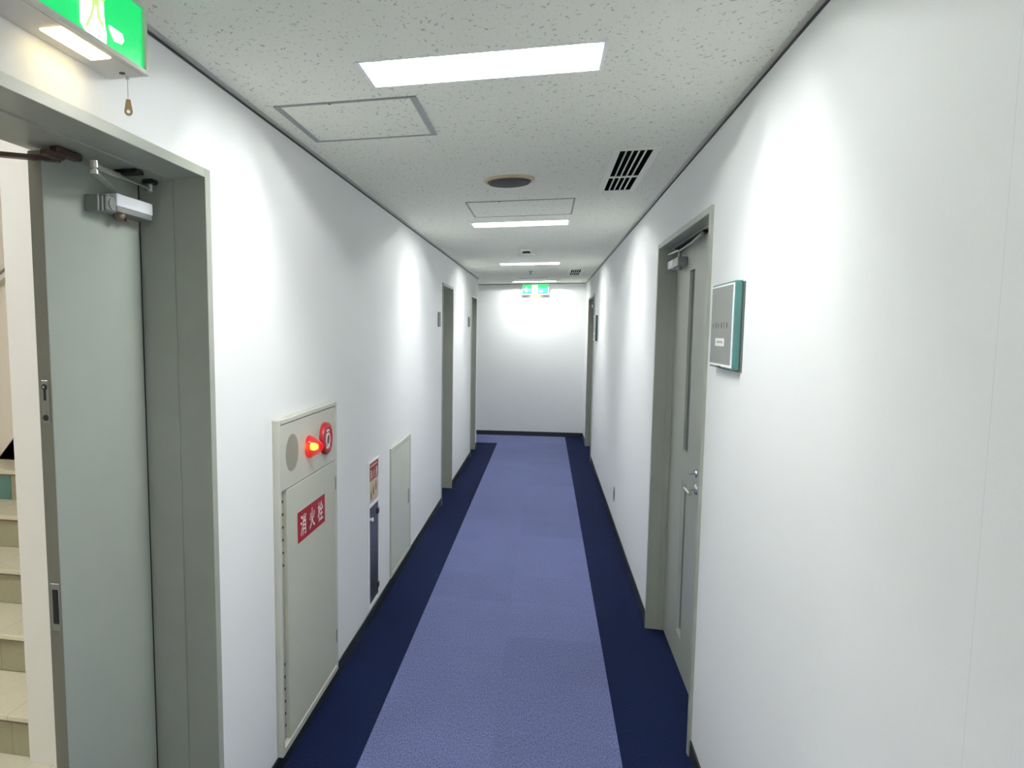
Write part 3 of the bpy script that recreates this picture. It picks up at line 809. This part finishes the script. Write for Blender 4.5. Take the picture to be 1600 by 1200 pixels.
box(bm, XL - .158, XL - .001, y0 + .002, y1 - .002, z0, z0 + .002); box(bm, XL - .158, XL - .001, y0 + .002, y1 - .002, z1 - .002, z1)
obj('box_liner', bm, M['plate_dark'], t)
gd = obj('smoked_door', box(new(), XL - .001, XL + .003, ey0 + .023, ey1 - .023, ez0 + .019, 0.671, 0.001), M['smoke'], t)
for z in (0.612, 0.162):
    obj('clip', box(new(), XL + .003, XL + .010, ey1 - .052, ey1 - .018, z - .016, z + .016, 0.002), M['black'], gd)
    obj('clip_screw', cyl(new(), (XL + .009, ey1 - .036, z), (XL + .0125, ey1 - .036, z), 0.005, n=12), M['chrome'], gd)
bm = lathe(new(), (XL + .003, ey0 + 0.040, 0.607), (1, 0, 0), [(0, 0), (.008, 0), (.007, .008), (.012, .012), (.012, .018), (0, .019)], 18)
obj('pull_knob', bm, M['white_plastic'], gd, True)
sg = obj('sign_board', box(new(), XL - .001, XL + .0025, ey0 + .023, ey1 - .023, 0.693, ez1 - .015), M['cream_print'], t)
obj('red_field', box(new(), XL + .0024, XL + .0032, ey0 + .023, ey1 - .023, 0.824, ez1 - .015), M['sign_red'], sg)
for k, chx in enumerate('消火器'):
    bm = text_mesh(chx, lambda a, b, h, k=k: Vector((XL + .0036, ey0 + .068 + k * .066 + a, 0.858 + b)), 0.056, bold=0.012, squeeze=0.9)
    obj('lettering', bm, M['white_print'], sg)
bm = new(); box(bm, XL + .0031, XL + .0036, ey0 + .05, ey1 - .05, 0.900, 0.912)
obj('title_band', bm, M['cream_print'], sg)
F = lambda a, b: Vector((XL + .0032, a, b)); F2 = lambda a, b: Vector((XL + .0025, a, b))
for cy, cz in ((3.930, 0.740), (3.990, 0.760), (4.050, 0.775)):      # little extinguisher shapes
    bm = prism(new(), [(cy - .011, cz - .026), (cy + .011, cz - .026), (cy + .011, cz + .010), (cy + .005, cz + .018), (cy + .013, cz + .026), (cy + .009, cz + .030), (cy - .005, cz + .022), (cy - .011, cz + .010)], F, F2)
    obj('pictogram', bm, M['brown_print'], sg)

# ------------------------------------------------------------------ access panel
t = thing('access_panel', (XL, 4.79, 0.06), 'grey green access door in a cream frame beside the extinguisher box', 'access panel')
py0, py1, pz0, pz1 = 4.445, 5.136, 0.074, 0.925
PXF = XL + 0.010
bm = new()
for a, b, c, d in ((py0, py0 + .026, pz0, pz1), (py1 - .030, py1, pz0, pz1), (py0 + .026, py1 - .030, pz0, pz0 + .028), (py0 + .026, py1 - .030, pz1 - .028, pz1)):
    box(bm, XL, PXF, a, b, c, d, 0.002)
obj('panel_frame', bm, M['cab'], t)
pd = obj('panel_door', box(new(), XL, PXF - .003, py0 + .028, py1 - .032, pz0 + .030, pz1 - .031, 0.001), M['panel_grey'], t)
bm = new(); box(bm, PXF - .003, PXF - .001, py1 - .095, py1 - .055, 0.430, 0.535, 0.001)
obj('flush_handle', bm, M['outlet'], pd)

# ------------------------------------------------------------------ room signs
def small_sign(y0, y1, z0, z1, label):
    t = thing('room_sign', (XL, (y0 + y1) / 2, z0), label, 'room sign', 'small room signs by the deep set doors')
    obj('sign_plate', box(new(), XL, XL + .016, y0, y1, z0, z1, 0.002), M['plate_dark'], t)
    obj('sign_face', box(new(), XL + .016, XL + .018, y0 + .008, y1 - .008, z0 + .008, z1 - .008), M['plate_face'], t)
small_sign(6.500, 6.600, 1.706, 1.838, 'small grey room sign in front of the nearer deep set door')
small_sign(9.090, 9.200, 1.718, 1.842, 'small grey room sign in front of the door at the branch corner')

def plaque(y0, y1, z0, z1, label, edge='teal'):
    t = thing('wall_plaque', (XR, (y0 + y1) / 2, z0), label, 'plaque', 'plaques beside the office doors')
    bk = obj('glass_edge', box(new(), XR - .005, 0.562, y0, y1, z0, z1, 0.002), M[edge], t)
    obj('backing', box(new(), XR, XR - .005, y0 - .010, y1 - .004, z0 - .006, z1 - .004), M['letter'], t)
    bm = new(); w = 0.014
    for a, b, c, d in ((y0 + .004, y0 + w, z0 + .006, z1 - .006), (y1 - w * .5, y1 - .004, z0 + .006, z1 - .006), (y0 + w, y1 - w * .5, z0 + .006, z0 + w), (y0 + w, y1 - w * .5, z1 - w * .8, z1 - .006)):
        box(bm, 0.562, 0.5595, a, b, c, d)
    obj('light_border', bm, M['fix'], t)
    fc = obj('face_plate', box(new(), 0.562, 0.5600, y0 + w, y1 - w * .5, z0 + w, z1 - w * .8), M['plate_face'], t)
    bm = new()      # illegible dark characters
    for k in range(6):
        yy = y1 - 0.045 - k * 0.037; zz = z0 + 0.140
        box(bm, 0.5598, 0.5595, yy - .0025, yy + .0025, zz - .009, zz + .009)
        if k % 2: box(bm, 0.5598, 0.5595, yy - .010, yy - .006, zz - .009, zz + .009)
        if k % 3 != 1: box(bm, 0.5598, 0.5595, yy - .011, yy + .009, zz - .001, zz + .002)
        else: box(bm, 0.5598, 0.5595, yy - .011, yy + .009, zz + .006, zz + .009)
    obj('lettering', bm, M['letter'], fc)
    bm = new(); box(bm, 0.5600, 0.5585, y0 + 0.100, y0 + 0.225, z0 + 0.072, z0 + 0.098, 0.0004)
    lb = obj('paper_label', bm, M['paper'], t)
    bm = new(); 
    for q in range(4): box(bm, 0.5586, 0.5582, y0 + 0.125 + q * .02, y0 + 0.139 + q * .02, z0 + .082, z0 + .089)
    obj('label_print', bm, M['grille'], t)
    bm = new(); box(bm, 0.5600, 0.5570, (y0 + y1) / 2 - .01, (y0 + y1) / 2 + .035, z0 + .001, z0 + .008, 0.0008)
    obj('catch', bm, M['black'], t)
plaque(2.425, 2.735, 1.549, 1.826, 'teal edged grey plaque with a white label beside the lever handle door')
plaque(8.900, 9.210, 1.549, 1.850, 'plaque seen edge on, its teal edge coloured as shaded, before the far office door', 'teal_shaded')

t = thing('wall_outlet', (XR, 6.285, 0.24), 'small grey wall outlet low above the navy carpet border', 'wall outlet')
obj('outlet_plate', box(new(), XR, XR - .006, 6.250, 6.320, 0.240, 0.354, 0.0015), M['outlet'], t)
obj('socket', box(new(), XR - .006, XR - .0085, 6.268, 6.302, 0.265, 0.330, 0.001), M['letter'], t)

# ------------------------------------------------------------------ stairwell seen through the stair door
SX0, SX1 = -4.60, XL - WT
PXC = -1.930                                        # corner of the solid core beside the flight
SY_ = 2.326
struct('floor_stairwell', box(new(), SX0, XL - 0.24, -1.6, 6.2, -0.1, -0.0005), M['stair_floor'])
struct('ceiling_stairwell', box(new(), SX0, SX1, -1.6, 6.2, STAIR_H, STAIR_H + 0.1), M['wall'])
struct('wall_stairwell_side', box(new(), SX0 - 0.1, SX0, -1.6, 6.2, 0, STAIR_H), M['stair_wall'])
struct('wall_stairwell_near', box(new(), SX0, SX1, -1.7, -1.6, 0, STAIR_H), M['stair_wall'])
struct('wall_stairwell_far', box(new(), SX0, PXC, 6.1, 6.2, 0, STAIR_H), M['shade_black'])
struct('wall_core', box(new(), PXC, SX1, SY_ - 0.026, 6.2, 0, STAIR_H), M['pillar'], 'white end of the solid wall beside the staircase')
struct('wall_stairwell_upper', box(new(), SX1, SX1 + 0.1, -1.6, 6.2, H + 0.1, STAIR_H), M['stair_wall'])
t = thing('staircase', (-3.2, SY_, 0), 'pale tiled staircase climbing away behind the open stair door', 'staircase')
R_, T_ = 0.1747, 0.3052
for k in range(5):
    y0 = SY_ + k * T_
    y1 = y0 + T_ if k < 4 else 3.84
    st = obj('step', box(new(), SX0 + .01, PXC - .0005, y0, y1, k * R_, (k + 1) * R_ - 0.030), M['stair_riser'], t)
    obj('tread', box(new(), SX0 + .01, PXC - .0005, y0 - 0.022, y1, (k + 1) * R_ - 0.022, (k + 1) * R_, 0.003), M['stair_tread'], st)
    obj('nosing_shade', box(new(), SX0 + .01, PXC - .0005, y0 - 0.019, y1, (k + 1) * R_ - 0.030, (k + 1) * R_ - 0.0222), M['nosing_shade'], st)
    if k == 4:
        obj('teal_panel', box(new(), -4.4, -3.008, y0 - 0.004, y0 + .001, k * R_ + .001, (k + 1) * R_ - 0.031), M['stair_teal'], st)
# slanted wall under the upper flight, the space beneath painted near-black as shade
SWY = 3.845
bm = new()
prism(bm, [(SX0, 5 * R_), (-3.350, 5 * R_), (PXC, 2.457), (PXC, STAIR_H), (SX0, STAIR_H)], lambda a, b: Vector((a, SWY, b)), lambda a, b: Vector((a, SWY + 0.012, b)))
struct('wall_upper_flight', bm, M['stair_wall'], 'cream wall with a slanted lower edge under the upper flight')
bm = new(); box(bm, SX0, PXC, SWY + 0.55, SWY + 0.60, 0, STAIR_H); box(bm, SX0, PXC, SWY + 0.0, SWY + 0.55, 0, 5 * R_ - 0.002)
struct('wall_under_flight', bm, M['shade_black'])
t = thing('handrail', (-3.23, SWY, 2.0), 'pale double handrail sloping up the stairwell wall', 'handrail')
for nm_, dz, hh in (('rail', 0.045, 0.030), ('lower_rail', -0.010, 0.034)):
    bm = new()
    a0, a1, sl = -4.3, -2.0, 0.69
    z = lambda a: 2.000 + (a + 3.225) * sl + dz
    prism(bm, [(a0, z(a0) - hh / 2), (a1, z(a1) - hh / 2), (a1, z(a1) + hh / 2), (a0, z(a0) + hh / 2)], lambda a, b: Vector((a, SWY - 0.045, b)), lambda a, b: Vector((a, SWY - 0.001, b)))
    obj(nm_, bm, M['rail'], t)
for xs, ys, lb in ((-2.30, 1.25, 'unseen tube light added to brighten the stair foot'), (-3.45, 1.25, 'unseen tube light added on the stairwell ceiling by the outer wall'),
                   (-2.80, 0.10, 'unseen tube light added on the stairwell ceiling over the landing')):
    dup(L0, (xs - (LX0 + LX1) / 2, ys - LAMP_Y[0], STAIR_H - H - 0.10), lb)  # unseen lamps added to brighten the stairwell

# ------------------------------------------------------------------ world, camera, view
w = bpy.data.worlds.new('world'); sc.world = w; w.use_nodes = True
w.node_tree.nodes['Background'].inputs[0].default_value = (0.5, 0.5, 0.5, 1)
w.node_tree.nodes['Background'].inputs[1].default_value = 0.0

cam = bpy.data.cameras.new('camera'); co = bpy.data.objects.new('camera', cam); C.objects.link(co)
r = Vector((0.97492054, 0.2225495, -0.00129108)); u = Vector((-0.02075717, 0.09670362, 0.99509675)); f = Vector((-0.22158314, 0.97011346, -0.09889785))
m = Matrix.Identity(4)
for i in range(3): m[i][0], m[i][1], m[i][2] = r[i], u[i], -f[i]
m.translation = (0, 0, 1.6741)
co.matrix_world = m
cam.sensor_fit = 'HORIZONTAL'; cam.sensor_width = 36
cam.lens = 1130.026 * 36 / 1600
cam.shift_x = (800 - 594.377) / 1600
cam.shift_y = (628.578 - 600) / 1600
cam.clip_start = 0.02
sc.camera = co
vs = sc.view_settings
vs.view_transform = 'Standard'; vs.look = 'None'; vs.exposure = 0.0; vs.gamma = 1.0
vs.use_curve_mapping = False
sc.cycles.max_bounces = 14; sc.cycles.diffuse_bounces = 10
sc.cycles.use_denoising = True
